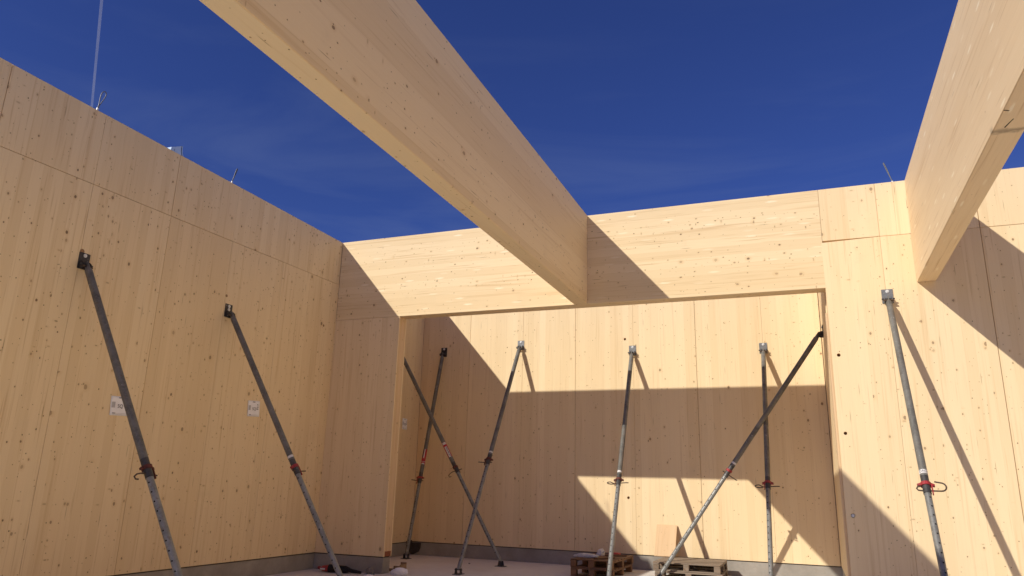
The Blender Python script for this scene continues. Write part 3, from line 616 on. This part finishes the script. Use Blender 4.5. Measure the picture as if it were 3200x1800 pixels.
# ------------------------------------------------------------------ clutter at the foot of the wall stub
tl = thing('power_tool', U(0.62,-0.22,ZF), 'red and black power tool lying on the floor by the wall stub', 'power tool')
m = MB(); m.cyl((-0.30,-0.05,0.06),(-0.18,-0.03,0.065),0.045,0.062,seg=16); m.obj('motor_housing', M_RED, tl)
MB().tube([(-0.30,-0.06,0.06),(-0.36,-0.08,0.085),(-0.39,-0.05,0.07),(-0.37,0.0,0.04),(-0.30,0.0,0.03)], 0.018, 8).obj('handle', M_RED, tl)
m = MB(); m.cyl((-0.18,-0.03,0.068),(0.12,0.0,0.062),0.066,0.06,seg=16); m.cyl((0.12,0,0.062),(0.20,0.005,0.055),0.06,0.04,seg=16); m.obj('body', M_BLACK, tl)
m = MB(); m.cyl((0.20,0.005,0.052),(0.42,0.02,0.03),0.035,0.022,seg=12); m.obj('nozzle', M_BLACK, tl)
MB().box((-0.315,-0.103,0.045),(-0.22,-0.099,0.072)).obj('label_plate', M_WHITE, tl)
lump('rubble_piece', 'grey pointed rubble piece on the floor at the wall stub', 'rubble', U(1.10,-0.13,ZF), (0.08,0.07,0.075), M_STONE, 11, 2, 0.6)
cb_ = thing('cardboard_box', U(1.20,0.50,ZF), 'small open cardboard box on the floor beside the left jamb', 'box')
for a, b in (((-0.16,-0.12,0.001),(0.10,0.12,0.006)), ((-0.16,0.114,0.0065),(0.10,0.12,0.07)), ((0.094,-0.12,0.0065),(0.10,0.113,0.12)), ((-0.02,0.114,0.071),(0.10,0.12,0.14)), ((-0.16,-0.12,0.0065),(0.093,-0.114,0.05))):
    MB().box(a, b).obj('box_panel', M_CARD, cb_)
lump('plastic_bag', 'white crumpled bag on the floor in front of the cardboard box', 'plastic bag', U(1.42,0.15,ZF), (0.15,0.10,0.085), M_PAPER, 21, 3, 0.6)
lump('paper_scrap', 'crumpled white paper scrap on the floor near the power tool', 'paper', U(1.18,-0.30,ZF), (0.09,0.05,0.02), M_PAPER, 23, 2, 0.6)
lump('stone_chip', 'tiny dark stone chip alone on the pale floor beyond the opening', 'stone', U(1.644,2.16,ZF), (0.022,0.02,0.012), M_STONE, 31, 2, 0.5)
mb_ = thing('corner_shade_patch', U(0.1,2.98,ZF), 'painted dark membrane hanging in the left corner beyond the opening', 'shading')  # dark flat pieces standing in for the deep shade of this corner
m = MB(); m.prism([(-0.10,0.09,0.25),(0.13,0.09,0.25),(0.12,0.09,0.15),(0.08,0.09,0.07),(0.03,0.09,0.05),(-0.05,0.09,0.01),(-0.10,0.09,0.02)], (0,-0.02,0)); m.obj('rear_shade', M_CSHADE, mb_)
m = MB(); m.prism([(-0.112,0.085,0.30),(-0.112,-0.15,0.29),(-0.112,-0.10,0.14),(-0.112,0.085,0.02)], (0.018,0,0)); m.obj('side_shade', M_CSHADE, mb_)

# ------------------------------------------------------------------ contrail high above
def sky_pt(d, h): d = Vector(d); return CAM + d*(h/d.z)
a, b = sky_pt((-0.70311508, 0.48732287, 0.51782777), 2500), sky_pt((-0.74218928, 0.52800481, 0.41275417), 2500)
n = NT('contrail_vapour'); tcn = n.n('ShaderNodeTexCoord'); ns = n.noise(tcn.outputs['Object'], 0.003, 3, 0.5)
df = n.n('ShaderNodeBsdfDiffuse'); df.inputs[0].default_value = (0.9, 0.9, 0.92, 1); tl_ = n.n('ShaderNodeBsdfTranslucent'); tl_.inputs[0].default_value = (0.9, 0.9, 0.92, 1)
tp = n.n('ShaderNodeBsdfTransparent'); m1 = n.n('ShaderNodeMixShader'); m2 = n.n('ShaderNodeMixShader'); m1.inputs[0].default_value = 0.5
n.t.links.new(df.outputs[0], m1.inputs[1]); n.t.links.new(tl_.outputs[0], m1.inputs[2]); n.set(m2.inputs[0], n.mr(ns, 0.25, 0.75, 0.09, 0.15))
n.t.links.new(tp.outputs[0], m2.inputs[1]); n.t.links.new(m1.outputs[0], m2.inputs[2]); n.t.links.new(m2.outputs[0], n.out.inputs[0]); n.t.nodes.remove(n.b)
dr = (b-a); MB().cyl(a-dr*3-a, b+dr*2-a, 7.0, seg=12, caps=False).obj('contrail', n.m, None, a)
tag(bpy.data.objects['contrail'], 'thin straight white contrail in the blue sky at upper left', 'contrail')
